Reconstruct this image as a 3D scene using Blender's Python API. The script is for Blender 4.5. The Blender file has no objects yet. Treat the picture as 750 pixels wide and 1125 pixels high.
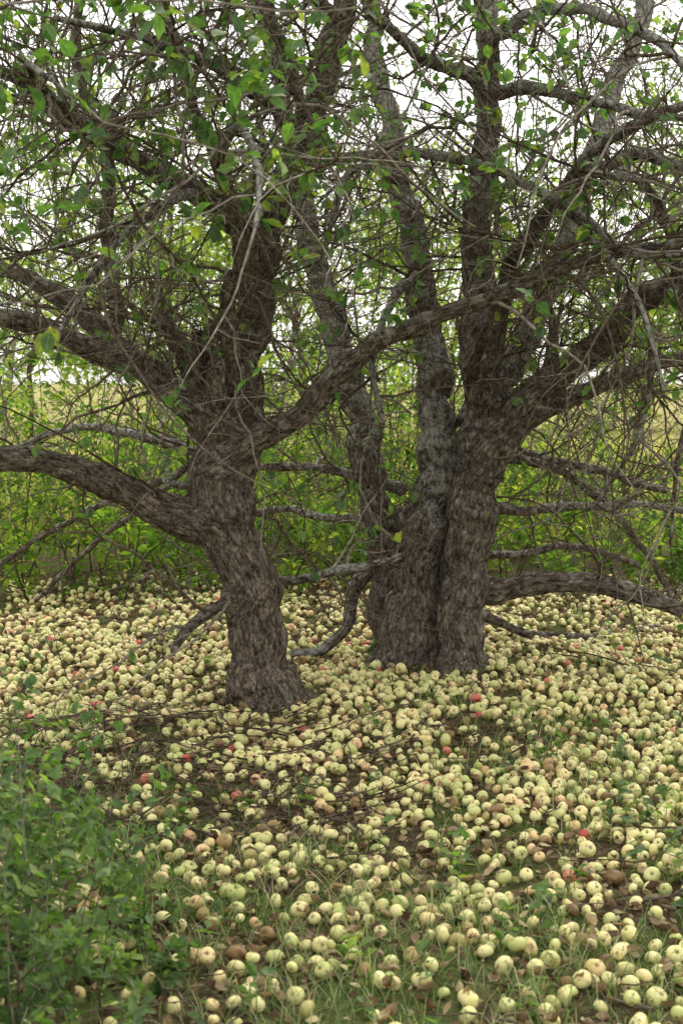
import bpy, math, numpy as np
from mathutils import Vector, noise as mnoise, kdtree
rng = np.random.default_rng(7)
scene = bpy.context.scene

# ------------------------------------------------------------------ camera
CAM = np.array([0.0, 0.0, 1.6]); PITCH = math.radians(5.2); F = 1125*50/36.0
cd = bpy.data.cameras.new("camera"); cam = bpy.data.objects.new("camera", cd)
scene.collection.objects.link(cam); scene.camera = cam
cam.location = CAM; cam.rotation_euler = (math.radians(90)-PITCH, 0, 0)
cd.sensor_fit = 'VERTICAL'; cd.sensor_height = 36; cd.lens = 50
cd.clip_start = 0.05; cd.clip_end = 2000
cd.dof.use_dof = True; cd.dof.focus_distance = 7.0; cd.dof.aperture_fstop = 5.6

def W(u, v, y):
    """survey bearing (u right, v down) + true distance y -> world metres"""
    a = (u-375.0)/F; b = -(v-562.5)/F
    dy = math.cos(PITCH)+b*math.sin(PITCH); dz = -math.sin(PITCH)+b*math.cos(PITCH)
    t = y/dy
    return np.array([a*t, y, CAM[2]+dz*t])

# ------------------------------------------------------------------ ground height
def H(x, y):
    x = np.asarray(x, float); y = np.asarray(y, float)
    h = 0.022*np.sin(1.3*x+0.7*y+1)+0.018*np.sin(2.1*y-1.1*x)+0.010*np.sin(4.3*x+1.9*y)+0.008*np.sin(5.1*y-3.7*x+2)
    h = h + 0.004*np.sin(11*x+3*y)+0.004*np.sin(13*y-5*x)
    far = np.clip((np.hypot(x, y)-14)/60, 0, None)
    return h + 0.25*np.minimum(far, 3)*(1+0.3*np.sin(x*0.05))

# ------------------------------------------------------------------ mesh helpers
class Acc:
    def __init__(s): s.V=[]; s.F4=[]; s.F3=[]; s.A=[]; s.C=[]; s.n=0
    def add(s, V, F4=None, F3=None, rnd=0.5, co=None):
        V=np.asarray(V,float)
        s.V.append(V)
        if F4 is not None and len(F4): s.F4.append(np.asarray(F4)+s.n)
        if F3 is not None and len(F3): s.F3.append(np.asarray(F3)+s.n)
        s.A.append(np.broadcast_to(np.asarray(rnd,float),(len(V),)))
        s.C.append(V if co is None else co)
        s.n+=len(V)

def build(name, acc, mat, smooth=True, parent=None):
    V=np.concatenate(acc.V); A=np.concatenate(acc.A); C=np.concatenate(acc.C)
    f4=np.concatenate(acc.F4) if acc.F4 else np.zeros((0,4),int)
    f3=np.concatenate(acc.F3) if acc.F3 else np.zeros((0,3),int)
    me=bpy.data.meshes.new(name)
    me.vertices.add(len(V)); me.vertices.foreach_set("co", V.astype(np.float32).ravel())
    nl=len(f4)*4+len(f3)*3
    me.loops.add(nl); me.polygons.add(len(f4)+len(f3))
    me.loops.foreach_set("vertex_index", np.concatenate([f4.ravel(), f3.ravel()]).astype(np.int32))
    ls=np.concatenate([np.arange(len(f4))*4, len(f4)*4+np.arange(len(f3))*3]).astype(np.int32)
    me.polygons.foreach_set("loop_start", ls)
    me.polygons.foreach_set("use_smooth", np.full(len(ls), smooth))
    me.update(calc_edges=True)
    at=me.attributes.new("rnd","FLOAT","POINT"); at.data.foreach_set("value", A.astype(np.float32))
    at=me.attributes.new("lc","FLOAT_VECTOR","POINT"); at.data.foreach_set("vector", C.astype(np.float32).ravel())
    if mat: me.materials.append(mat)
    ob=bpy.data.objects.new(name, me); scene.collection.objects.link(ob)
    if parent: 
        ob.parent=parent; ob.matrix_parent_inverse=parent.matrix_basis.inverted()
    return ob

def empty(name, loc):
    e=bpy.data.objects.new(name,None); scene.collection.objects.link(e); e.location=loc
    e.empty_display_size=0.3
    return e

def norm(a): return a/np.maximum(np.linalg.norm(a,axis=-1,keepdims=True),1e-9)

def tube(acc, P, R, n=6, rnd=0.5, rough=0.0):
    P=np.asarray(P,float); R=np.asarray(R,float); m=len(P)
    T=norm(np.gradient(P,axis=0)); mean=norm(P[-1]-P[0]+1e-6)
    ref=norm(np.cross(mean, rng.normal(size=3)))
    U=norm(np.cross(T,ref)); Vv=np.cross(T,U)
    a=np.linspace(0,2*np.pi,n,endpoint=False)
    rr=np.broadcast_to(R[:,None],(m,n))
    if rough: rr=rr*(1+rough*rng.normal(size=(m,n)))
    ring=P[:,None,:]+rr[...,None]*(np.cos(a)[None,:,None]*U[:,None,:]+np.sin(a)[None,:,None]*Vv[:,None,:])
    s=np.concatenate([[0],np.cumsum(np.linalg.norm(np.diff(P,axis=0),axis=1))])+rng.uniform(0,50)
    co=np.stack([np.cos(a)[None,:]*rr, np.sin(a)[None,:]*rr, np.broadcast_to(s[:,None],(m,n))],-1).reshape(-1,3)
    i=np.arange(m-1)[:,None]*n; j=np.arange(n)[None,:]; k=(j+1)%n
    F4=np.stack([i+j,i+k,i+n+k,i+n+j],-1).reshape(-1,4)
    V=ring.reshape(-1,3)
    V=np.vstack([V,P[0],P[-1]]); co=np.vstack([co,[0,0,s[0]],[0,0,s[-1]]])
    c0=m*n; c1=c0+1; jj=np.arange(n); kk=(jj+1)%n
    F3=np.vstack([np.stack([np.full(n,c0),kk,jj],1), np.stack([np.full(n,c1),(m-1)*n+jj,(m-1)*n+kk],1)])
    acc.add(V,F4,F3,rnd,co)

def catmull(K, step=0.04):
    K=np.asarray(K,float); X=np.vstack([2*K[0]-K[1],K,2*K[-1]-K[-2]]); out=[]
    for i in range(1,len(X)-2):
        L=np.linalg.norm(X[i+1,:3]-X[i,:3]); m=max(2,int(L/step)); t=np.linspace(0,1,m,endpoint=False)[:,None]
        p0,p1,p2,p3=X[i-1],X[i],X[i+1],X[i+2]
        out.append(0.5*((2*p1)+(-p0+p2)*t+(2*p0-5*p1+4*p2-p3)*t**2+(-p0+3*p1-3*p2+p3)*t**3))
    out.append(X[-2][None]); return np.vstack(out)

def rotmats(D, roll):
    D=norm(D); up=np.tile([0,0,1.0],(len(D),1)); up[np.abs(D[:,2])>0.97]=[1,0,0]
    X=norm(np.cross(D,up)); Z=np.cross(X,D)
    c=np.cos(roll)[:,None]; s=np.sin(roll)[:,None]
    X2=c*X+s*Z; Z2=-s*X+c*Z
    return np.stack([X2,D,Z2],-1)

def scatter(acc, TV, T4, T3, pos, M, sc, rnd):
    N=len(pos); k=len(TV)
    if N==0: return
    sc=np.asarray(sc,float)
    if sc.ndim==1: sc=np.repeat(sc[:,None],3,1)
    V=np.einsum('nij,nkj->nki', M, TV[None]*sc[:,None,:])+pos[:,None,:]
    off=(np.arange(N)*k)[:,None,None]
    F4=(T4[None]+off).reshape(-1,4) if T4 is not None else None
    F3=(T3[None]+off).reshape(-1,3) if T3 is not None else None
    acc.add(V.reshape(-1,3),F4,F3,np.repeat(rnd,k),np.tile(TV,(N,1)))

LEAF_V=np.array([[0,0,0],[0,.38,-.02],[0,.72,-.05],[0,1,-.14],[-.25,.28,.07],[-.24,.62,.05],[.25,.28,.07],[.24,.62,.05]],float)
LEAF_4=np.array([[6,7,2,1],[4,1,2,5]]); LEAF_3=np.array([[0,6,1],[7,3,2],[0,1,4],[5,2,3]])
DIA_V=np.array([[0,0,0],[.27,.48,.08],[0,1,-.06],[-.27,.48,.08]],float); DIA_3=np.array([[0,1,2],[0,2,3]])
DRY_V=LEAF_V.copy(); DRY_V[4:,2]=[.17,.2,.12,.22]; DRY_V[4:,0]*=1.05; DRY_V[3,2]=.16; DRY_V[0,2]=.06

# ------------------------------------------------------------------ material helpers
def mat_new(name):
    m=bpy.data.materials.new(name); m.use_nodes=True; nt=m.node_tree
    for n in list(nt.nodes): nt.nodes.remove(n)
    out=nt.nodes.new('ShaderNodeOutputMaterial')
    return m,nt,out
def nd(nt,t,**kw):
    n=nt.nodes.new(t)
    for k,v in kw.items(): setattr(n,k,v)
    return n
def ramp(nt, stops, interp='LINEAR'):
    r=nt.nodes.new('ShaderNodeValToRGB'); r.color_ramp.interpolation=interp; e=r.color_ramp.elements
    while len(e)<len(stops): e.new(0.5)
    for i,(p,c) in enumerate(stops): e[i].position=p; e[i].color=(*c,1) if len(c)==3 else c
    return r
def attr(nt,name):
    a=nt.nodes.new('ShaderNodeAttribute'); a.attribute_name=name; return a
def mixc(nt,fac,a,b,mode='MIX'):
    m=nt.nodes.new('ShaderNodeMix'); m.data_type='RGBA'; m.blend_type=mode
    for inp,val in ((m.inputs[0],fac),(m.inputs[6],a),(m.inputs[7],b)):
        if hasattr(val,'links'): nt.links.new(val,inp)
        elif isinstance(val,(int,float)): inp.default_value=val
        else: inp.default_value=(*val,1)
    return m.outputs[2]
def noise_n(nt,vec,scale,detail=4,rough=.55):
    n=nt.nodes.new('ShaderNodeTexNoise'); n.inputs['Scale'].default_value=scale
    n.inputs['Detail'].default_value=detail; n.inputs['Roughness'].default_value=rough
    if vec is not None: nt.links.new(vec,n.inputs['Vector'])
    return n

def leaf_mat(name, stops, trans=0.42, tcol=(1.9,2.3,.85), rough=.5, glossy=False):
    m,nt,out=mat_new(name); a=attr(nt,'rnd'); r=ramp(nt,stops); nt.links.new(a.outputs['Fac'],r.inputs[0])
    c=r.outputs[0]
    if glossy:
        lc=attr(nt,'lc'); sx=nd(nt,'ShaderNodeSeparateXYZ'); nt.links.new(lc.outputs['Vector'],sx.inputs[0])
        rib=nd(nt,'ShaderNodeMath',operation='ABSOLUTE'); nt.links.new(sx.outputs[0],rib.inputs[0])
        rr=ramp(nt,[(0.0,(1.4,1.4,1.2)),(0.04,(.9,.9,.9)),(.25,(1.05,1.05,1.05))]); nt.links.new(rib.outputs[0],rr.inputs[0])
        c=mixc(nt,1.0,c,rr.outputs[0],'MULTIPLY')
        g=nd(nt,'ShaderNodeNewGeometry'); n=noise_n(nt,g.outputs['Position'],45,1)
        v=ramp(nt,[(0.35,(.7,.7,.72)),(0.65,(1.2,1.2,1.1))]); nt.links.new(n.outputs[0],v.inputs[0])
        c=mixc(nt,1.0,c,v.outputs[0],'MULTIPLY')
        p=nd(nt,'ShaderNodeBsdfPrincipled'); nt.links.new(c,p.inputs['Base Color']); p.inputs['Roughness'].default_value=rough
        p.inputs['Specular IOR Level'].default_value=.4
    else:
        p=nd(nt,'ShaderNodeBsdfDiffuse'); nt.links.new(c,p.inputs[0])
    t=nd(nt,'ShaderNodeBsdfTranslucent'); c2=mixc(nt,1.0,c,tcol,'MULTIPLY'); nt.links.new(c2,t.inputs[0])
    mx=nd(nt,'ShaderNodeMixShader'); mx.inputs[0].default_value=trans
    nt.links.new(p.outputs[0],mx.inputs[1]); nt.links.new(t.outputs[0],mx.inputs[2]); nt.links.new(mx.outputs[0],out.inputs[0])
    return m

def bark_mat(name, dark, light, lichen, lamt):
    m,nt,out=mat_new(name); a=attr(nt,'lc'); mp=nd(nt,'ShaderNodeMapping'); mp.inputs['Scale'].default_value=(1,1,.36)
    g=nd(nt,'ShaderNodeNewGeometry'); n3=noise_n(nt,g.outputs['Position'],14,5,.8); n4=noise_n(nt,g.outputs['Position'],2.6,1)
    av=mixc(nt,.03,a.outputs['Vector'],n3.outputs['Color'],'ADD')
    nt.links.new(av,mp.inputs[0]); v=mp.outputs[0]
    n1=noise_n(nt,v,62,4,.8)
    vo=nd(nt,'ShaderNodeTexVoronoi',feature='DISTANCE_TO_EDGE'); vo.inputs['Scale'].default_value=38
    wv=mixc(nt,.03,v,n1.outputs['Color'],'ADD'); nt.links.new(wv,vo.inputs['Vector'])
    vr=ramp(nt,[(0,(.08,.08,.08)),(.10,(1,1,1))]); nt.links.new(vo.outputs['Distance'],vr.inputs[0])
    r=ramp(nt,[(.36,dark),(.64,light)]); nt.links.new(n1.outputs[0],r.inputs[0])
    crack=mixc(nt,.65,r.outputs[0],vr.outputs[0],'MULTIPLY')
    r2=ramp(nt,[(.38,(.6,.57,.55)),(.62,(1.35,1.35,1.35))]); nt.links.new(n3.outputs[0],r2.inputs[0])
    c=mixc(nt,1.0,crack,r2.outputs[0],'MULTIPLY')
    sz=nd(nt,'ShaderNodeSeparateXYZ'); nt.links.new(g.outputs['Normal'],sz.inputs[0])
    pz=nd(nt,'ShaderNodeSeparateXYZ'); nt.links.new(g.outputs['Position'],pz.inputs[0])
    def mad(x,k,y):
        q=nd(nt,'ShaderNodeMath',operation='MULTIPLY_ADD'); nt.links.new(x,q.inputs[0]); q.inputs[1].default_value=k; nt.links.new(y,q.inputs[2]); return q.outputs[0]
    lim=attr(nt,'rnd')
    mh=mad(sz.outputs[2],.08,n3.outputs[0]); mh=mad(n4.outputs[0],.35,mh); mh=mad(pz.outputs[2],.055,mh); mh=mad(lim.outputs['Fac'],.12,mh)
    lr=ramp(nt,[(.88-lamt,(0,0,0)),(.98-lamt,(.8,.8,.8))]); nt.links.new(mh,lr.inputs[0])
    c=mixc(nt,lr.outputs[0],c,mixc(nt,.7,lichen,vr.outputs[0],'MULTIPLY'))
    p=nd(nt,'ShaderNodeBsdfDiffuse'); nt.links.new(c,p.inputs[0]); p.inputs['Roughness'].default_value=.6
    hgt=mixc(nt,.6,n1.outputs['Fac'],vr.outputs[0],'MULTIPLY')
    b=nd(nt,'ShaderNodeBump'); b.inputs['Strength'].default_value=1; b.inputs['Distance'].default_value=.014
    nt.links.new(hgt,b.inputs['Height']); nt.links.new(b.outputs[0],p.inputs['Normal']); nt.links.new(p.outputs[0],out.inputs[0])
    return m
def twig_mat(name,k=1.0):
    m,nt,out=mat_new(name); a=attr(nt,'rnd'); g=nd(nt,'ShaderNodeNewGeometry'); n=noise_n(nt,g.outputs['Position'],30,2,.7)
    r=ramp(nt,[(0,(.06*k,.043*k,.032*k)),(.6,(.135*k,.11*k,.09*k)),(1,(.29*k,.27*k,.235*k))]); nt.links.new(a.outputs['Fac'],r.inputs[0])
    v=ramp(nt,[(.35,(.55,.52,.5)),(.62,(1.25,1.25,1.2))]); nt.links.new(n.outputs[0],v.inputs[0])
    p=nd(nt,'ShaderNodeBsdfDiffuse'); nt.links.new(mixc(nt,1.0,r.outputs[0],v.outputs[0],'MULTIPLY'),p.inputs[0]); nt.links.new(p.outputs[0],out.inputs[0]); return m

M_bark1=bark_mat("bark_left",(.045,.034,.027),(.32,.27,.22),(.37,.36,.31),.03)
M_bark2=bark_mat("bark_right",(.042,.033,.027),(.32,.275,.23),(.43,.42,.38),.06)
M_limb=bark_mat("limb_bark",(.045,.035,.028),(.28,.24,.205),(.42,.41,.37),.11)
M_twig=twig_mat("twig_bark",1.1)
M_leaf=leaf_mat("apple_leaf",[(0,(.05,.10,.04)),(.45,(.085,.155,.055)),(.8,(.13,.205,.06)),(1,(.26,.27,.07))],.45,glossy=True)
M_shrub=leaf_mat("shrub_leaf",[(0,(.045,.095,.02)),(.4,(.095,.16,.03)),(.75,(.18,.25,.045)),(1,(.36,.34,.09))],.5)
M_far=leaf_mat("far_leaf",[(0,(.08,.14,.03)),(.5,(.16,.22,.055)),(1,(.36,.37,.13))],.5)
M_weed=leaf_mat("weed_leaf",[(0,(.06,.115,.035)),(.6,(.11,.18,.055)),(1,(.22,.28,.09))],.42,glossy=True)
M_grass=leaf_mat("grass_blade",[(0,(.08,.13,.04)),(.5,(.15,.21,.08)),(.75,(.28,.30,.16)),(1,(.45,.40,.27))],.3)
M_litter=leaf_mat("dry_leaf",[(0,(.04,.026,.018)),(.3,(.11,.07,.045)),(.5,(.21,.145,.09)),(.75,(.36,.27,.17)),(.9,(.46,.39,.22)),(1,(.18,.23,.07))],.15,(1.7,1.3,.8))
M_meadow=leaf_mat("meadow_blade",[(0,(.20,.21,.07)),(.5,(.42,.37,.17)),(1,(.58,.50,.30))],.4)

# ------------------------------------------------------------------ limbs: surveyed bearings, real distances
T1=dict(grey={}, main=[
 [(296,800,7.05,47),(293,768,7.05,40),(284,700,7.05,33),(268,630,7.05,31),(250,575,7.05,33),(240,520,7.05,34),(238,470,7.05,29),(233,430,7.0,22),(228,395,6.97,15),(222,365,6.95,9)],
 [(258,560,7.05,22),(264,490,7.05,22),(272,420,7.1,19),(278,350,7.15,18),(286,290,7.15,18),(307,215,7.1,16.5),(337,150,7.1,15),(360,80,7.0,14),(374,10,6.95,13),(380,-90,6.9,11),(400,-220,6.8,8)],
 [(250,590,7.05,22),(205,568,7.02,22),(172,556,6.98,20),(135,538,6.93,18),(95,519,6.87,16),(50,508,6.8,15),(0,505,6.7,14),(-60,520,6.6,12),(-150,520,6.4,8)],
 [(230,480,7.0,19),(208,445,6.95,17),(170,415,6.9,14),(115,388,6.85,12),(55,364,6.8,10.5),(0,348,6.7,9.5),(-80,330,6.6,6)],
 [(222,455,7.1,15),(185,420,7.2,13.5),(140,392,7.3,12.5),(100,352,7.35,12),(55,318,7.4,10),(5,296,7.5,8),(-70,280,7.6,6)],
 [(245,500,7.0,18),(290,478,6.95,14),(335,450,6.9,12.5),(372,410,6.85,12),(410,378,6.8,11),(455,357,6.75,10),(515,338,6.7,9.5),(580,308,6.65,8.5),(650,285,6.6,7.5),(720,270,6.5,7),(800,255,6.4,5)],
 [(290,300,7.15,15),(258,243,7.0,14),(215,208,6.9,13),(165,186,6.8,12),(115,158,6.7,11),(60,115,6.6,9.5),(0,80,6.5,8),(-80,40,6.3,6)],
 [(250,450,7.0,14),(255,400,6.88,12),(252,340,6.75,10),(262,275,6.55,9),(245,190,6.4,7.5),(205,100,6.2,6.5),(180,-10,6.0,5)],
 ],
 stubs=[ [(222,440,6.98,15),(212,425,6.93,13),(200,388,6.86,11),(183,345,6.8,7)], [(236,440,6.92,14),(240,415,6.84,12),(241,396,6.78,9.5)],
 [(122,400,7.2,8.5),(126,330,7.2,8),(120,260,7.2,7.5),(118,200,7.2,6.5),(125,120,7.2,5)],
 [(300,640,7.3,6),(345,632,7.4,5.5),(395,624,7.6,5.5),(440,612,7.7,5)],
 [(275,650,7.15,8),(235,668,7.0,7),(208,690,6.9,6),(192,715,6.85,4)],
 [(345,160,7.1,9),(300,120,6.6,7),(230,70,6.0,5.5),(150,40,5.4,4.5),(60,20,4.9,3.5)],
 [(330,160,7.1,8),(325,90,6.6,6),(300,20,6.0,5),(290,-80,5.4,4)],
 [(115,158,6.7,7),(90,90,6.5,6),(85,10,6.3,5),(100,-90,6.1,4)],
 [(370,20,6.9,8),(310,-30,6.2,6.5),(250,-60,5.2,5),(190,-60,4.4,4.5),(120,-40,3.7,4),(60,0,3.3,3)],
 [(258,243,7.0,8),(245,170,6.2,6),(262,140,5.4,5),(285,185,4.7,4),(280,250,4.3,3)],
 [(115,158,6.7,7),(60,110,5.6,5),(30,70,4.6,4),(60,90,4.0,3)],
 [(215,208,6.9,6),(160,240,6.3,5),(110,290,5.8,4),(60,380,5.5,3)],
 [(225,540,7.2,5),(170,530,8.0,4),(100,560,8.8,3.5),(30,600,9.4,3),(-40,650,9.8,2.5)],
 [(230,500,7.3,6),(160,480,8.2,5),(80,470,9,4),(0,500,9.6,3)],
 [(222,500,7.3,4.5),(150,560,8.2,3.5),(90,610,8.8,3),(40,660,9.2,2.5)],
 ])
T2=dict(grey={1:.8,3:1.0,7:1.0,2:.3}, main=[
 [(510,770,7.78,42),(508,735,7.78,30),(508,680,7.78,25),(512,610,7.78,25),(522,550,7.78,26),(530,500,7.78,27),(532,450,7.78,24),(528,400,7.76,20),(524,340,7.74,18),(524,270,7.74,17),(530,190,7.76,15),(538,100,7.8,13),(532,20,7.8,12),(520,-80,7.9,10),(500,-230,8,8)],
 [(440,775,7.95,48),(440,735,7.95,35),(450,680,7.95,31),(463,610,7.97,29),(476,545,8.0,27),(484,500,8.05,23),(478,440,8.15,19),(470,370,8.3,17),(460,300,8.4,15),(440,200,8.5,13),(418,90,8.6,11),(405,0,8.7,9),(395,-120,8.8,8)],
 [(475,770,7.95,38),(475,735,7.97,31),(480,670,8.0,26),(492,600,8.02,23),(505,540,8.0,20)],
 [(436,740,8.15,28),(428,650,8.2,21),(418,580,8.25,19),(405,510,8.3,18),(392,450,8.35,17),(375,385,8.45,16),(355,320,8.55,14),(338,250,8.6,12),(325,170,8.7,10),(300,60,8.8,9),(290,-60,9,8)],
 [(525,520,7.78,25),(548,478,7.72,24),(585,440,7.65,19),(630,400,7.55,16),(668,365,7.45,15.5),(705,330,7.35,15),(745,312,7.25,14),(800,290,7.1,12),(880,240,6.9,9)],
 [(500,655,7.85,16),(545,648,7.85,14),(600,640,7.8,12),(655,643,7.7,11.5),(705,652,7.6,10),(755,675,7.5,9),(830,690,7.4,7)],
 [(560,470,7.75,12),(610,445,7.9,10.5),(665,420,8.0,9.5),(725,400,8.1,8.5),(800,380,8.2,7)],
 [(515,470,8.0,18),(560,400,8.2,16),(600,320,8.4,14),(628,240,8.5,13),(660,140,8.7,11),(700,30,8.9,9),(730,-80,9,8)],
 [(540,430,7.7,12),(545,360,7.5,10),(562,290,7.3,9),(610,220,7.0,8),(660,160,6.8,7),(740,120,6.5,6),(830,90,6.2,5)],
 ],
 stubs=[ [(330,180,8.5,6),(400,172,8.0,6),(480,170,7.4,5.5),(560,193,7.0,5.5),(630,232,6.7,5),(690,275,6.5,5),(760,280,6.3,4)],
 [(532,90,7.75,9),(480,70,7.3,7),(430,35,6.9,6),(395,-10,6.5,5)],
 [(536,100,7.75,9),(590,98,7.3,7),(650,112,6.9,6),(710,125,6.6,5),(780,135,6.3,4)],
 [(520,560,8.0,7),(580,560,8.4,5.5),(640,556,8.7,5),(720,556,8.9,4),(800,570,9,4)],
 [(515,470,8.1,7),(580,500,8.5,5.5),(650,515,8.9,5),(730,540,9.2,4)],
 [(440,540,8.3,7),(380,520,8.7,5),(320,512,9.0,4.5),(240,520,9.3,4)],
 [(430,600,8.3,9),(395,640,8.3,8),(380,690,8.2,7),(350,715,8.1,5),(320,718,8.0,4)],
 [(470,640,8.1,7),(560,690,8.6,5),(640,700,8.9,4),(720,690,9.1,3)],
 [(545,470,7.9,8),(595,430,7.9,7),(608,380,7.9,6),(605,340,7.9,4)],
 [(385,420,8.4,7),(340,450,8.9,5.5),(270,470,9.4,5),(180,490,9.8,4)],
 [(540,40,7.8,9),(600,10,7.2,7),(670,20,6.6,6),(740,60,6.1,5),(820,140,5.7,4)],
 [(530,-20,7.8,9),(470,-60,6.9,7),(450,-90,6.0,6),(470,-110,5.0,4)],
 [(640,200,8.4,8),(690,170,7.8,7),(740,180,7.3,6),(800,220,6.8,4)],
 [(745,312,7.25,8),(735,250,7.0,6),(700,200,6.7,5),(650,190,6.4,4)],
 [(545,500,8,6),(620,520,8.8,4.5),(690,580,9.3,4),(740,660,9.6,3)],
 [(745,312,7.25,5),(765,400,7.2,3.5),(745,500,7.1,2.5),(735,600,7.1,2)],
 [(705,330,7.35,5),(715,400,7.2,3.5),(700,480,7.1,3),(650,560,7.1,2)],
 [(610,220,7.0,5),(650,260,6.6,3.5),(700,330,6.3,3),(730,430,6.1,2)],
 [(500,600,8.2,6),(560,610,9.0,4.5),(630,600,9.6,4),(700,620,10,3)],
 [(440,560,8.4,6),(370,570,9.2,4.5),(300,560,9.8,4),(200,590,10.1,3)],
 [(460,300,8.4,7),(430,330,7.9,5),(410,400,7.6,4),(420,470,7.5,3)],
 [(440,200,8.5,7),(400,180,8.0,5),(370,220,7.6,4),(350,300,7.4,3)],
 ])

def to_world(L):
    out=[]
    for u,v,y,r in L:
        p=W(u,v,y); out.append([*p, r*y/F])
    return np.array(out)

def grow_children(P, R, n, t0, L, rfac, rmax, trop, crook, steps, spread=1.0, upb=.2):
    s=np.concatenate([[0],np.cumsum(np.linalg.norm(np.diff(P,axis=0),axis=1))]); S=s[-1]
    res=[]; T=norm(np.gradient(P,axis=0))
    for _ in range(n):
        t=rng.uniform(t0,1)*S; i=min(np.searchsorted(s,t),len(P)-1)
        d=norm(T[i]*rng.uniform(.1,.9)+spread*norm(np.cross(T[i],rng.normal(size=3)))*rng.uniform(.6,1.1)+np.array([0,0,upb]))
        l=rng.uniform(*L); r0=min(R[i]*rfac,rmax)*rng.uniform(.7,1.1)
        tr=rng.uniform(*trop)
        D=d+np.cumsum(rng.normal(size=(steps,3))*crook,axis=0)+np.linspace(0,1,steps)[:,None]*np.array([0,0,tr])
        D=norm(D); Q=np.vstack([P[i],P[i]+np.cumsum(D*l/steps,axis=0)])
        Rr=np.linspace(r0,r0*.35,steps+1)
        res.append((Q,Rr))
    return res

def make_tree(name, data, matb, seed, leafp, base):
    global rng
    rng=np.random.default_rng(seed)
    root=empty(name, base); bpy.context.view_layer.update()
    body=Acc(); skel=[]; limbs=[]; thin=Acc(); leaves=[]
    for kind in ('main','stubs'):
        for li,L in enumerate(data[kind]):
            C=catmull(to_world(L),.035); P=C[:,:3].copy(); R=C[:,3].copy()
            ph=rng.uniform(0,10,3); s=np.arange(len(P))*.035
            jit=np.stack([np.sin(s*9+ph[0])+.6*np.sin(s*21+ph[1]),0*s,np.sin(s*11+ph[2])+.6*np.sin(s*17+ph[1])],1)
            amp=np.clip(R,0,.05)*.28
            P[:,0]+=jit[:,0]*amp; P[:,2]+=jit[:,2]*amp*.7
            R*=1+.08*np.sin(s*14+ph[1])+.06*np.sin(s*31+ph[2])+rng.normal(size=len(R))*.02
            limbs.append((P,R)); gv=data['grey'].get(li,0.) if kind=='main' else 0.
            k=R>.03
            if kind=='main':
                tube(body,P,R,20); skel.append((P,R,gv))
            elif R[0]>.03:
                tube(body,P[:max(3,k.sum()+1)],R[:max(3,k.sum()+1)],14); skel.append((P,R,gv))
                tube(thin,P,R*1.01,8,rng.uniform(),.04)
            else: tube(thin,P,R,8,rng.uniform(),.05)
    for _ in range(9):
        a=rng.uniform(0,2*np.pi); b0=limbs[0][0][2] if rng.random()<.6 or data is T1 else limbs[1][0][2]
        b0=np.array([b0[0],b0[1],.08]); d=np.array([math.cos(a),math.sin(a),0])
        Q=np.array([b0, b0+d*.12+[0,0,-.04], b0+d*.22+[0,0,-.08], b0+d*.34+[0,0,-.14]])
        tube(body,Q,[.07,.05,.03,.02],10)
    for _ in range(22):
        P,R=limbs[rng.integers(0,len(data['main']))]; i=rng.integers(3,min(len(P)-2,50)); a=norm(rng.normal(size=3))
        r=R[i]; 
        if P[i,2]<.4 or r<.035: continue
        tube(body,np.array([P[i]+a*r*.5,P[i]+a*r*.95,P[i]+a*r*1.15]),np.array([r*.5,r*.42,r*.22]),10)
    tmp=build("tmp",body,None); md=tmp.modifiers.new("r",'REMESH'); md.mode='VOXEL'; md.voxel_size=.0085
    sm=tmp.modifiers.new("s",'SMOOTH'); sm.iterations=4; sm.factor=.5
    dg=bpy.context.evaluated_depsgraph_get(); me=bpy.data.meshes.new_from_object(tmp.evaluated_get(dg))
    bpy.data.objects.remove(tmp)
    me.name="trunk_and_limbs"
    N=len(me.vertices); co=np.empty(N*3,np.float32); me.vertices.foreach_get("co",co); co=co.reshape(-1,3).astype(float)
    nr=np.empty(N*3,np.float32); me.vertices.foreach_get("normal",nr); nr=nr.reshape(-1,3)
    SP=np.vstack([p for p,_,_ in skel]); ST=np.vstack([norm(np.gradient(p,axis=0)) for p,_,_ in skel])
    SS=np.concatenate([np.arange(len(p))*.035+17.3*i for i,(p,_,_) in enumerate(skel)])
    SG=np.concatenate([np.full(len(p),g_)*np.clip((p[:,2]-.7)/.6,0,1) for p,_,g_ in skel])
    kd=kdtree.KDTree(len(SP)); [kd.insert(SP[i],i) for i in range(len(SP))]; kd.balance()
    idx=np.array([kd.find(c)[1] for c in co])
    d=co-SP[idx]; T=ST[idx]; al=np.sum(d*T,1); perp=d-al[:,None]*T
    ref=np.array([.3,1,.1]); U=norm(np.cross(T,ref)); Vv=np.cross(T,U)
    bc=np.stack([np.sum(perp*U,1),np.sum(perp*Vv,1),SS[idx]+al],1)
    disp=np.empty(N); fr=mnoise.noise
    for i in range(N):
        x,y,z=bc[i]; c3=co[i]; w=fr(Vector(c3*9))*.6
        n=fr(Vector((x*24+w,y*24+w,z*6+w*2))); n2=fr(Vector((x*55,y*55,z*20))); n3=fr(Vector(c3*5)); n4=fr(Vector(c3*28))
        disp[i]=(.35-abs(n)*1.2)*.008+n2*.006+n3*.014+n4*.006
    co2=co+nr*disp[:,None]*np.clip(np.linalg.norm(perp,axis=1)/.09,.25,1)[:,None]
    me.vertices.foreach_set("co",co2.astype(np.float32).ravel())
    a=me.attributes.new("lc","FLOAT_VECTOR","POINT"); a.data.foreach_set("vector",bc.astype(np.float32).ravel())
    a=me.attributes.new("rnd","FLOAT","POINT"); a.data.foreach_set("value",SG[idx].astype(np.float32))
    me.polygons.foreach_set("use_smooth",np.ones(len(me.polygons),bool)); me.materials.append(matb)
    ob=bpy.data.objects.new("trunk_and_limbs",me); scene.collection.objects.link(ob); ob.parent=root; ob.matrix_parent_inverse=root.matrix_basis.inverted()
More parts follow.
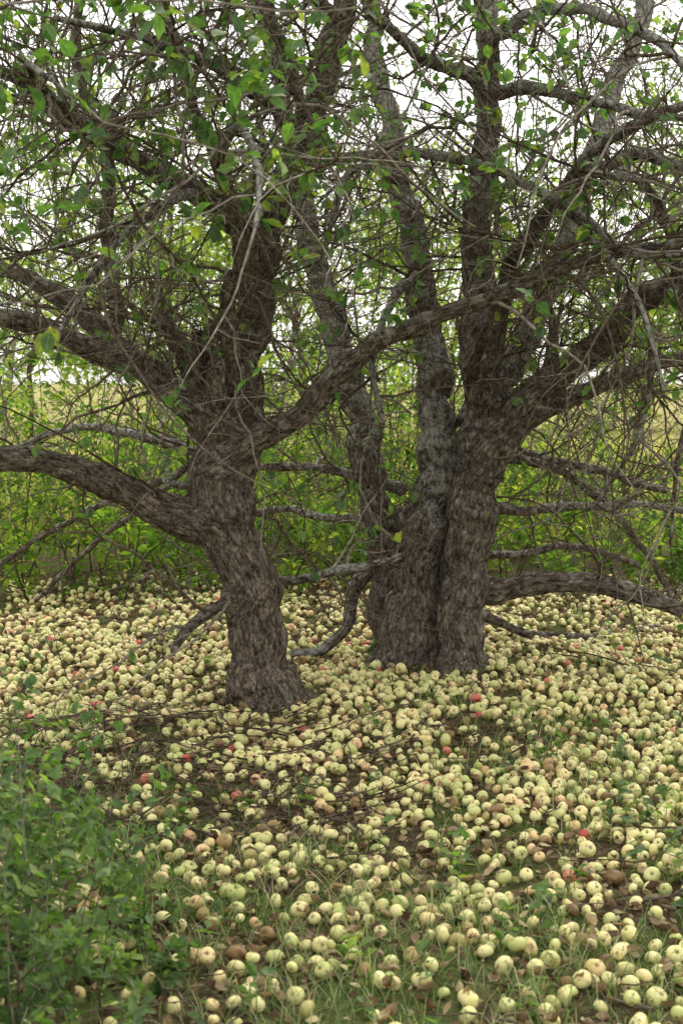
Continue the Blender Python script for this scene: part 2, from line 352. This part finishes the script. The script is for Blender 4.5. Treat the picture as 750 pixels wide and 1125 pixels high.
    tw=Acc()
    def ok(Q): 
        return Q[:,1].min()>3.0 and Q[:,2].min()>.12
    for P,R in limbs:
        up=P[:,2]>1.35 if P[0,2]<1.3 and len(P)>60 else np.ones(len(P),bool)
        if up.sum()<5: continue
        P2=P[up]; R2=R[up]
        Ltot=np.linalg.norm(np.diff(P2,axis=0),axis=1).sum()
        for Q,r in grow_children(P2,R2,int(5+Ltot*6.2),.06,(.35,1.5),.5,.009,(-1.1,.7),.24,12,1.0,.10):
            if not ok(Q): continue
            tube(tw,Q,r,5,rng.uniform(),.08)
            for Q2,r2 in grow_children(Q,r,rng.integers(6,13),.1,(.12,.65),.6,.0036,(-.6,.6),.28,7,1.0,.10):
                if not ok(Q2): continue
                tube(tw,Q2,r2,4,rng.uniform())
                for Q3,r3 in grow_children(Q2,r2,rng.integers(2,6),.1,(.03,.2),.7,.0023,(-.2,.4),.25,3,1.1,.2):
                    if Q3[:,1].min()<2.9: continue
                    tube(tw,Q3,r3,3,rng.uniform()); leaves.append((Q3[-1],Q3[-1]-Q3[-2]))
                leaves.append((Q2[-1],Q2[-1]-Q2[-2]))
    build("branches",thin,M_limb,True,root); build("twigs",tw,M_twig,True,root)
    LP=np.array([l[0] for l in leaves]); LD=norm(np.array([l[1] for l in leaves]))
    f=np.sin(LP[:,0]*2.1+seed)*np.sin(LP[:,1]*1.7+1)*np.sin(LP[:,2]*2.5+2)
    pr=leafp*(1+1.3*f)+.045*np.clip(LP[:,2]-2.6,-1,2)+.05*np.clip(-LP[:,0]-.3,0,2)*(LP[:,2]>2.2)+.13*np.clip(5.7-LP[:,1],0,2)*(LP[:,0]<.05)*(LP[:,2]>2.0)
    keep=rng.random(len(LP))<pr; LP=LP[keep]; LD=LD[keep]
    cnt=rng.integers(2,6,len(LP)); LP=np.repeat(LP,cnt,0); LD=np.repeat(LD,cnt,0)
    D=norm(LD*.6+rng.normal(size=LD.shape)*.65+[0,0,-.25]); LP=LP+rng.normal(size=LP.shape)*.006+D*.012
    la=Acc(); sc=rng.uniform(.035,.08,len(LP)); M=rotmats(D,rng.normal(size=len(LP))*.7)
    scatter(la,LEAF_V,LEAF_4,LEAF_3,LP,M,np.stack([sc*rng.uniform(.95,1.35,len(sc)),sc,sc*rng.uniform(.3,2,len(sc))],1),rng.random(len(LP)))
    build("leaves",la,M_leaf,True,root)
    print(name,"verts",N,"twigverts",tw.n,"leaves",len(LP))

make_tree("apple_tree",T1,M_bark1,11,.070,(W(293,768,7.05)[0],7.05,0))
make_tree("apple_tree",T2,M_bark2,23,.060,(W(475,735,7.85)[0],7.85,0))
rng=np.random.default_rng(99)

# ------------------------------------------------------------------ ground
def gcoord(n,fine,far):
    t=np.linspace(-1,1,n); return np.sign(t)*(fine*np.abs(t)+(far-fine)*np.abs(t)**7)
gx=gcoord(241,9,600); gy=gcoord(241,9,600)+6
X,Y=np.meshgrid(gx,gy); Z=H(X,Y); n=241
V=np.stack([X,Y,Z],-1).reshape(-1,3); i=np.arange(n-1)[:,None]*n+np.arange(n-1)[None,:]
F4=np.stack([i,i+1,i+n+1,i+n],-1).reshape(-1,4)
m,nt,out=mat_new("orchard_floor"); g=nd(nt,'ShaderNodeNewGeometry'); pos=g.outputs['Position']
n1=noise_n(nt,pos,28,5,.7); n2=noise_n(nt,pos,2.2,3)
soil=ramp(nt,[(.3,(.03,.021,.014)),(.5,(.085,.062,.04)),(.72,(.19,.145,.095))]); nt.links.new(n1.outputs[0],soil.inputs[0])
gr=ramp(nt,[(.3,(.035,.055,.015)),(.7,(.12,.155,.05))]); nt.links.new(n1.outputs[0],gr.inputs[0])
gm=ramp(nt,[(.43,(0,0,0)),(.57,(.8,.8,.8))]); nt.links.new(n2.outputs[0],gm.inputs[0])
c=mixc(nt,gm.outputs[0],soil.outputs[0],gr.outputs[0])
fld=ramp(nt,[(.3,(.22,.22,.08)),(.7,(.46,.40,.19))]); nt.links.new(n2.outputs[0],fld.inputs[0])
le=nd(nt,'ShaderNodeVectorMath',operation='LENGTH'); nt.links.new(pos,le.inputs[0])
mr=nd(nt,'ShaderNodeMapRange'); nt.links.new(le.outputs['Value'],mr.inputs[0]); mr.inputs[1].default_value=13; mr.inputs[2].default_value=18
c=mixc(nt,mr.outputs[0],c,fld.outputs[0])
p=nd(nt,'ShaderNodeBsdfDiffuse'); nt.links.new(c,p.inputs[0])
b=nd(nt,'ShaderNodeBump'); b.inputs['Strength'].default_value=1; b.inputs['Distance'].default_value=.03
nt.links.new(n1.outputs[0],b.inputs['Height']); nt.links.new(b.outputs[0],p.inputs['Normal']); nt.links.new(p.outputs[0],out.inputs[0])
ga=Acc(); ga.add(V,F4); build("ground",ga,m)

# ------------------------------------------------------------------ apples
def apple_template(ns,nr,stem=True):
    th=np.linspace(0,np.pi,nr+2)[1:-1]; V=[]
    def prof(t):
        r=math.sin(t)*(1+.06*math.cos(t)); z=math.cos(t)*.88
        z-= .30*math.exp(-(t/.42)**2); z+= .16*math.exp(-((math.pi-t)/.33)**2)
        return r,z
    for t in th:
        r,z=prof(t)
        for k in range(ns):
            a=2*math.pi*k/ns; rr=r*(1+.03*math.cos(5*a)*(1 if t>1.5 else .3)+.02*math.cos(2*a+1)); V.append((rr*math.cos(a),rr*math.sin(a),z))
    V.append((0,0,prof(0)[1])); V.append((0,0,prof(math.pi)[1])); V=np.array(V)
    i=np.arange(nr-1)[:,None]*ns; j=np.arange(ns)[None,:]; k=(j+1)%ns
    F4=np.stack([i+j,i+ns+j,i+ns+k,i+k],-1).reshape(-1,4)
    jj=np.arange(ns); kk=(jj+1)%ns; top=ns*nr; bot=top+1
    F3=np.vstack([np.stack([np.full(ns,top),jj,kk],1),np.stack([np.full(ns,bot),(nr-1)*ns+kk,(nr-1)*ns+jj],1)])
    if stem:
        b=len(V); s=.05; z0=.5; z1=1.12
        sv=np.array([[s,0,z0],[-s/2,s,z0],[-s/2,-s,z0],[s+.12,0,z1],[-s/2+.12,s,z1],[-s/2+.12,-s,z1]])
        V=np.vstack([V,sv]); F4=np.vstack([F4,[[b,b+1,b+4,b+3],[b+1,b+2,b+5,b+4],[b+2,b,b+3,b+5]]]); F3=np.vstack([F3,[[b+3,b+4,b+5]]])
    return V,F4,F3
m,nt,out=mat_new("apple_skin"); a=attr(nt,'rnd'); lc=attr(nt,'lc'); g=nd(nt,'ShaderNodeNewGeometry')
base=ramp(nt,[(0,(.10,.05,.02)),(.06,(.32,.20,.08)),(.12,(.46,.48,.17)),(.35,(.64,.61,.27)),(.6,(.76,.69,.34)),(.8,(.78,.67,.32)),(.93,(.70,.42,.23)),(.975,(.62,.14,.12)),(1,(.52,.06,.06))])
nt.links.new(a.outputs['Fac'],base.inputs[0])
n1=noise_n(nt,g.outputs['Position'],15,2); bl=ramp(nt,[(.56,(0,0,0)),(.74,(.5,.5,.5))]); nt.links.new(n1.outputs[0],bl.inputs[0])
c=mixc(nt,bl.outputs[0],base.outputs[0],(.64,.40,.19))
gb=ramp(nt,[(.36,(.65,.65,.65)),(.46,(0,0,0))]); nt.links.new(n1.outputs[0],gb.inputs[0])
c=mixc(nt,gb.outputs[0],c,mixc(nt,1.0,base.outputs[0],(.76,.92,.6),'MULTIPLY'))
n2=noise_n(nt,g.outputs['Position'],60,2,.6); sp=ramp(nt,[(.62,(0,0,0)),(.67,(.8,.8,.8))]); nt.links.new(n2.outputs[0],sp.inputs[0])
c=mixc(nt,sp.outputs[0],c,(.22,.12,.055))
sx=nd(nt,'ShaderNodeSeparateXYZ'); nt.links.new(lc.outputs['Vector'],sx.inputs[0])
xy=nd(nt,'ShaderNodeCombineXYZ'); nt.links.new(sx.outputs[0],xy.inputs[0]); nt.links.new(sx.outputs[1],xy.inputs[1])
ln=nd(nt,'ShaderNodeVectorMath',operation='LENGTH'); nt.links.new(xy.outputs[0],ln.inputs[0])
cr=ramp(nt,[(.08,(.95,.95,.95)),(.32,(0,0,0))]); nt.links.new(ln.outputs['Value'],cr.inputs[0])
c=mixc(nt,cr.outputs[0],c,(.13,.09,.035))
p=nd(nt,'ShaderNodeBsdfPrincipled'); nt.links.new(c,p.inputs['Base Color']); p.inputs['Roughness'].default_value=.45
p.inputs['Specular IOR Level'].default_value=.35; nt.links.new(p.outputs[0],out.inputs[0]); M_apple=m

cell={}; pts=[]
def clump(x,y):
    return (math.sin(3.1*x+1.3*y+.5)*math.sin(2.3*y-1.1*x)+.8*math.sin(7.3*x-2.0*y)*math.sin(6.1*y+2*x)+.7*math.sin(15*x+3+2*y)*math.sin(13*y-3*x))
def try_add(x,y,md):
    cx,cy=int(math.floor(x/.05)),int(math.floor(y/.05))
    for a_ in (-1,0,1):
        for b_ in (-1,0,1):
            for q in cell.get((cx+a_,cy+b_),()):
                if (q[0]-x)**2+(q[1]-y)**2<md*md: return False
    cell.setdefault((cx,cy),[]).append((x,y)); return True
tr1=np.array([W(293,768,7.05)[0],7.05]); tr2=np.array([W(475,735,7.85)[0],7.85])
for _ in range(180000):
    x=rng.uniform(-5.5,5.5); y=rng.uniform(2.6,11.6)
    dens=np.interp(y,[2.6,3.8,4.6,5.6,6.5,8.5,9.6,11.6],[.20,.28,.46,.74,.98,.92,.45,.03])
    edge=np.clip((5.5-abs(x))/1.5,0,1)
    dens*=edge*(1+.6*clump(x,y))
    if y<6.6: dens*= np.interp(x,[-1.6,-.9,-.2,.3],[.42,.42,.75,1.1])
    if rng.random()>dens*.34: continue
    if math.hypot(x-tr1[0],y-tr1[1])<.20 or math.hypot((x-tr2[0]),(y-tr2[1]))<.32: continue
    if try_add(x,y,.037): pts.append((x,y))
pts=np.array(pts); print("apples",len(pts))
N=len(pts); rad=np.clip(rng.normal(.0222,.0036,N),.013,.031)
z=H(pts[:,0],pts[:,1])+rad*rng.uniform(.45,.98,N)
second=rng.random(N)<.08; z[second]+=.026
posA=np.stack([pts[:,0],pts[:,1],z],1)
D=norm(rng.normal(size=(N,3))); M=rotmats(D,rng.uniform(0,6.28,N))
r=rng.random(N); r=np.where(r<.970, np.where(rng.random(N)<.10, rng.uniform(0,.12,N), rng.uniform(.14,.88,N)), np.where(rng.random(N)<.42,rng.uniform(.96,1,N),rng.uniform(.88,.945,N)))
inview=(np.abs(pts[:,0])<.27*pts[:,1]+.3); near=inview&(pts[:,1]<6.0); mid=inview&~near; off=~inview
aa=Acc(); S3=np.stack([rad*rng.uniform(.92,1.08,N),rad*rng.uniform(.92,1.08,N),rad*rng.uniform(.84,1.06,N)],1)
for mask,(ns,nr_) in ((near,(16,11)),(mid,(11,8)),(off,(8,5))):
    tv,t4,t3=apple_template(ns,nr_); scatter(aa,tv,t4,t3,posA[mask],M[mask],S3[mask],r[mask])
build("fallen_apples",aa,M_apple)

# ------------------------------------------------------------------ leaf litter, sticks
N=46000; x=rng.uniform(-5.5,5.5,N); y=rng.uniform(2.4,11.8,N)
k=rng.random(N)<np.interp(y,[2.4,5,8,11.5],[1,.85,.5,.5])*(np.abs(x)<.3*y+.8)+.1; x=x[k]; y=y[k]; N=len(x)
D=norm(np.stack([rng.normal(size=N),rng.normal(size=N),rng.normal(size=N)*.25],1)); sc=rng.uniform(.014,.052,N)
la=Acc(); scatter(la,DRY_V,LEAF_4,LEAF_3,np.stack([x,y,H(x,y)+rng.uniform(.004,.036,N)],1),rotmats(D,rng.normal(size=N)*.5+np.where(rng.random(N)<.5,0,np.pi)),
   np.stack([sc*rng.uniform(.5,1.3,N),sc,sc*rng.uniform(.4,2.6,N)],1),rng.beta(1.5,1.5,N))
build("leaf_litter",la,M_litter)
st=Acc()
for _ in range(560):
    if rng.random()<.45: x0=rng.uniform(-1.6,.2); y0=rng.uniform(4.8,6.7)
    else: x0=rng.uniform(-4,4); y0=rng.uniform(2.9,11)
    a_=rng.uniform(0,3.14) ; L=rng.uniform(.08,.4)*(2.2 if rng.random()<.15 else 1); m_=8
    d=np.array([math.cos(a_),math.sin(a_)]); tt=np.linspace(0,L,m_); perp=np.array([-d[1],d[0]])
    cv=np.cumsum(rng.normal(size=m_)*.03*L*3)
    xy=np.array([x0,y0])+tt[:,None]*d+cv[:,None]*perp*.5
    zz=H(xy[:,0],xy[:,1])+.012+rng.uniform(0,.04)+np.linspace(0,rng.uniform(-.01,.05),m_)
    r0=rng.uniform(.002,.0065); Q=np.column_stack([xy,zz]); tube(st,Q,np.linspace(r0,r0*.4,m_),5,rng.uniform(0,.6),.08)
    for Q2,r2 in grow_children(Q,np.linspace(r0,r0*.4,m_),rng.integers(0,4),.1,(.05,.18),.7,.003,(-.1,.1),.15,4,1,.05): tube(st,Q2,r2,4,rng.uniform(0,.6))
build("fallen_twigs",st,M_twig)

# ------------------------------------------------------------------ grass
BL_V=[];hh=[0,.35,.7,1.0]
for t in hh[:-1]: BL_V+= [(-.018*(1-t*.6),.30*t*t,t),(.018*(1-t*.6),.30*t*t,t)]
BL_V.append((0,.42,.95)); BL_V=np.array(BL_V)
BL_4=np.array([[0,1,3,2],[2,3,5,4]]); BL_3=np.array([[4,5,6]])
def blades(acc,x,y,L,wid,lean=.5):
    N=len(x); az=rng.uniform(0,2*np.pi,N); ln_=rng.uniform(.0,lean,N)
    c,s=np.cos(az),np.sin(az); cl,sl=np.cos(ln_),np.sin(ln_)
    Rz=np.zeros((N,3,3)); Rz[:,0,0]=c;Rz[:,0,1]=-s;Rz[:,1,0]=s;Rz[:,1,1]=c;Rz[:,2,2]=1
    Rx=np.zeros((N,3,3)); Rx[:,0,0]=1;Rx[:,1,1]=cl;Rx[:,1,2]=sl;Rx[:,2,1]=-sl;Rx[:,2,2]=cl
    M=Rz@Rx
    scatter(acc,BL_V,BL_4,BL_3,np.stack([x,y,H(x,y)-.005],1),M,np.stack([L*wid,L*rng.uniform(.4,2.0,N),L],1),rng.random(N))
ga=Acc(); cx=[];cy=[];cl_=[]
for _ in range(6400):
    x0=rng.uniform(-2.6,2.8); y0=rng.uniform(2.5,8)
    w=np.interp(y0,[2.5,3.8,4.6,8],[1,.85,.32,.06])*(1+.8*math.sin(2.7*x0+y0*1.9)); 
    if x0>.4: w+=.2
    if rng.random()>w: continue
    k=rng.integers(6,24); s=rng.uniform(.015,.07); cx+=list(x0+rng.normal(size=k)*s); cy+=list(y0+rng.normal(size=k)*s); cl_+=list(rng.uniform(.03,.12,k)*rng.uniform(.6,1.3))
blades(ga,np.array(cx),np.array(cy),np.array(cl_),1.0,.9)
build("grass",ga,M_grass)
print("blades",len(cx))
ma=Acc(); N=20000; y=14+16*rng.random(N)**1.3; x=rng.uniform(-1,1,N)*(4+y*.5)
blades(ma,x,y,rng.uniform(.25,.8,N),1.4,.4); build("meadow_grass",ma,M_meadow)

# ------------------------------------------------------------------ leafy stems generator
def stems(acc_s, acc_l, roots, heights, nleaf, leafsize, lean=.25, template=(LEAF_V,LEAF_4,LEAF_3), t0=.15, br=0, r0=.004, spreadl=.0, bare=0.):
    LP=[];LD=[];RN=[]
    for (x0,y0),h in zip(roots,heights):
        d=norm(np.array([rng.normal()*lean,rng.normal()*lean,1.0])); m_=8
        D=norm(d+np.cumsum(rng.normal(size=(m_,3))*.09,axis=0)); base=np.array([x0,y0,float(H(x0,y0))-.01])
        Q=np.vstack([base,base+np.cumsum(D*h/m_,axis=0)]); R=np.linspace(r0,r0*.35,m_+1)
        tube(acc_s,Q,R,5,rng.uniform()); paths=[(Q,R,nleaf)]; tone=rng.normal()*.18
        for Q2,R2 in grow_children(Q,R,br,.25,(.2*h,.5*h),.7,r0,(-.3,.2),.12,6,.9,.1):
            tube(acc_s,Q2,R2,4,rng.uniform()); paths.append((Q2,R2,max(3,nleaf//2)))
        if rng.random()<bare: continue
        for Q_,_,nl in paths:
            t=rng.uniform(t0 if Q_ is Q else .1,1,nl)*(len(Q_)-1); i_=np.minimum(t.astype(int),len(Q_)-2); f=(t-i_)[:,None]
            p_=Q_[i_]*(1-f)+Q_[i_+1]*f; T=norm(Q_[i_+1]-Q_[i_])
            dd=norm(norm(np.cross(T,rng.normal(size=(nl,3))))+T*.4+[0,0,-.1]); LP.append(p_+dd*spreadl*rng.random((nl,1))); LD.append(dd); RN.append(rng.random(nl)*.75+.12+tone)
    LP=np.vstack(LP);LD=np.vstack(LD);N=len(LP);sc=rng.uniform(*leafsize,N)
    scatter(acc_l,*template,LP,rotmats(LD,rng.normal(size=N)*.5),np.stack([sc,sc,sc*rng.uniform(.3,1.8,N)],1),np.clip(np.concatenate(RN),0,1))
    return N
DIAT=(DIA_V,None,DIA_3)
e=empty("leafy_shrub",(-.9,3.4,0)); bpy.context.view_layer.update(); s_=Acc(); l_=Acc()
rt=[];hs=[]
for _ in range(115):
    x0=rng.uniform(-1.6,-.46); y0=rng.uniform(2.95,4.1)
    if x0/y0>-.175: 
        if rng.random()<.8: continue
    h=np.interp(x0/y0,[-.26,-.20,-.14],[.80,.62,.24])*rng.uniform(.45,1.1); rt.append((x0,y0)); hs.append(h)
stems(s_,l_,rt,hs,26,(.020,.048),.16,t0=.1,br=3,r0=.0026)
build("stems",s_,M_twig,True,e); build("leaves",l_,M_weed,True,e)
e=empty("ground_weeds",(.3,4.5,0)); bpy.context.view_layer.update(); s_=Acc(); l_=Acc(); rt=[];hs=[]
for cx0,cy0,k in ((.45,4.6,7),(.5,4.0,6),(-.42,4.2,5),(1.0,5.0,8),(1.15,4.3,8),(.1,3.6,3),(-.75,4.9,6),(1.3,6.2,8),(.35,3.5,4),(.8,5.8,4),(-.2,5.3,3),(-.3,3.2,4)):
    for _ in range(k): rt.append((cx0+rng.normal()*.13,cy0+rng.normal()*.18)); hs.append(rng.uniform(.06,.2))
for _ in range(90): rt.append((rng.uniform(-4,4),rng.uniform(3,11))); hs.append(rng.uniform(.05,.16))
stems(s_,l_,rt,hs,9,(.025,.055),.3,t0=.2,br=0,r0=.0018)
build("stems",s_,M_twig,True,e); build("leaves",l_,M_weed,True,e)
# thicket behind the trees, thinner and lower on the right where the field shows
e=empty("shrub_thicket",(0,12,0)); bpy.context.view_layer.update(); s_=Acc(); l_=Acc(); rt=[];hs=[]
for _ in range(1700):
    x0=rng.uniform(-8,8); y0=10.4+rng.random()**1.15*5.8; cl=math.sin(x0*1.3+1)*math.sin(y0*1.1)+.5*math.sin(x0*3.1)
    if abs(x0)>.30*y0+1.2 and rng.random()<.6: continue
    if rng.random()>.62+.35*cl: continue
    if x0/y0>.10 and rng.random()<.45: continue
    if x0/y0<-.17 and rng.random()<.3: continue
    hh_=rng.uniform(.6,1.9)*(1+.25*cl)*(1.6 if rng.random()<.15 else 1)*(.6 if x0/y0>.10 else 1)*np.interp(y0,[10.4,12,15],[.5,.95,1.2])
    rt.append((x0,y0)); hs.append(hh_)
nl=stems(s_,l_,rt,hs,30,(.05,.10),.4,DIAT,.04,4,.008,.05,.25)
build("stems",s_,twig_mat("thicket_bark",.8),True,e); build("leaves",l_,M_shrub,True,e); print("shrub leaves",nl)
# distant mass of trees
e=empty("distant_trees",(0,26,0)); bpy.context.view_layer.update(); s_=Acc(); l_=Acc(); LP=[]
specs=[]
for x0 in np.linspace(-14,14,19): specs.append((x0+rng.normal()*.9,rng.uniform(20,27),rng.uniform(3.6,8.2),0))
for x0 in np.linspace(-26,26,26): specs.append((x0+rng.normal()*.8,rng.uniform(40,48),rng.uniform(5,9.5),1))
for x0,y0,h,hedge in specs:
    P0=np.array([x0,y0,float(H(x0,y0))]); m_=10
    D=norm(np.array([0,0,1.0])+np.cumsum(rng.normal(size=(m_,3))*.12,axis=0)); Q=np.vstack([P0,P0+np.cumsum(D*h*.85/m_,axis=0)]); R=np.linspace(.055,.02,m_+1)
    tube(s_,Q,R,6,rng.uniform(),.05)
    for Q2,R2 in grow_children(Q,R,14,.03 if hedge else .15,(.22*h,.42*h),.6,.035,(-.3,.4),.15,8,1,.2):
        tube(s_,Q2,R2,5,rng.uniform())
        for Q3,R3 in grow_children(Q2,R2,6,.15,(.4,1.3),.5,.014,(-.4,.3),.15,5,1,.1):
            if not hedge: tube(s_,Q3,R3,3,rng.uniform())
            k=rng.integers(8,28); t=rng.uniform(.2,1,k)*5; ii=np.minimum(t.astype(int),4); LP.append(Q3[ii]+(Q3[ii+1]-Q3[ii])*(t-ii)[:,None]+rng.normal(size=(k,3))*(.28 if hedge else .15))
LP=np.vstack(LP); N=len(LP); sc=rng.uniform(.09,.15,N)*np.where(LP[:,1]>33,2.1,1)
LP[:,2]=np.maximum(LP[:,2],H(LP[:,0],LP[:,1])+.05)
scatter(l_,*DIAT,LP,rotmats(norm(rng.normal(size=(N,3))+[0,0,-.3]),rng.uniform(-1,1,N)),sc,np.clip(.5+.25*np.sin(LP[:,0]*.9+LP[:,1])+rng.normal(size=N)*.2,0,1))
build("trunks",s_,M_twig,True,e); build("leaves",l_,M_far,True,e); print("far leaves",N)

# ------------------------------------------------------------------ light
w=bpy.data.worlds.new("World"); scene.world=w; w.use_nodes=True; nt=w.node_tree
bg=nt.nodes['Background']; sky=nt.nodes.new('ShaderNodeTexSky'); sky.sky_type='NISHITA'; sky.sun_disc=False
EL=math.radians(52); AZ=math.radians(25)
sky.sun_elevation=EL; sky.sun_rotation=AZ; sky.dust_density=4; sky.air_density=1.2
hs_=nt.nodes.new('ShaderNodeHueSaturation'); hs_.inputs['Saturation'].default_value=.2; hs_.inputs['Value'].default_value=2.0
nt.links.new(sky.outputs[0],hs_.inputs['Color'])
cl=mixc(nt,.6,hs_.outputs[0],(14.2,13.9,12.9))     # overcast cloud deck
nt.links.new(cl,bg.inputs[0]); bg.inputs[1].default_value=.15
sl=bpy.data.lights.new("sun","SUN"); sl.energy=1.5; sl.angle=math.radians(12); sl.color=(1,.95,.84)
so=bpy.data.objects.new("sun",sl); scene.collection.objects.link(so)
dirv=Vector((math.sin(AZ)*math.cos(EL),math.cos(AZ)*math.cos(EL),math.sin(EL)))
so.rotation_euler=dirv.to_track_quat('Z','Y').to_euler(); so.location=(3,8,12)
scene.view_settings.view_transform='Standard'; scene.view_settings.look='None'; scene.view_settings.exposure=0
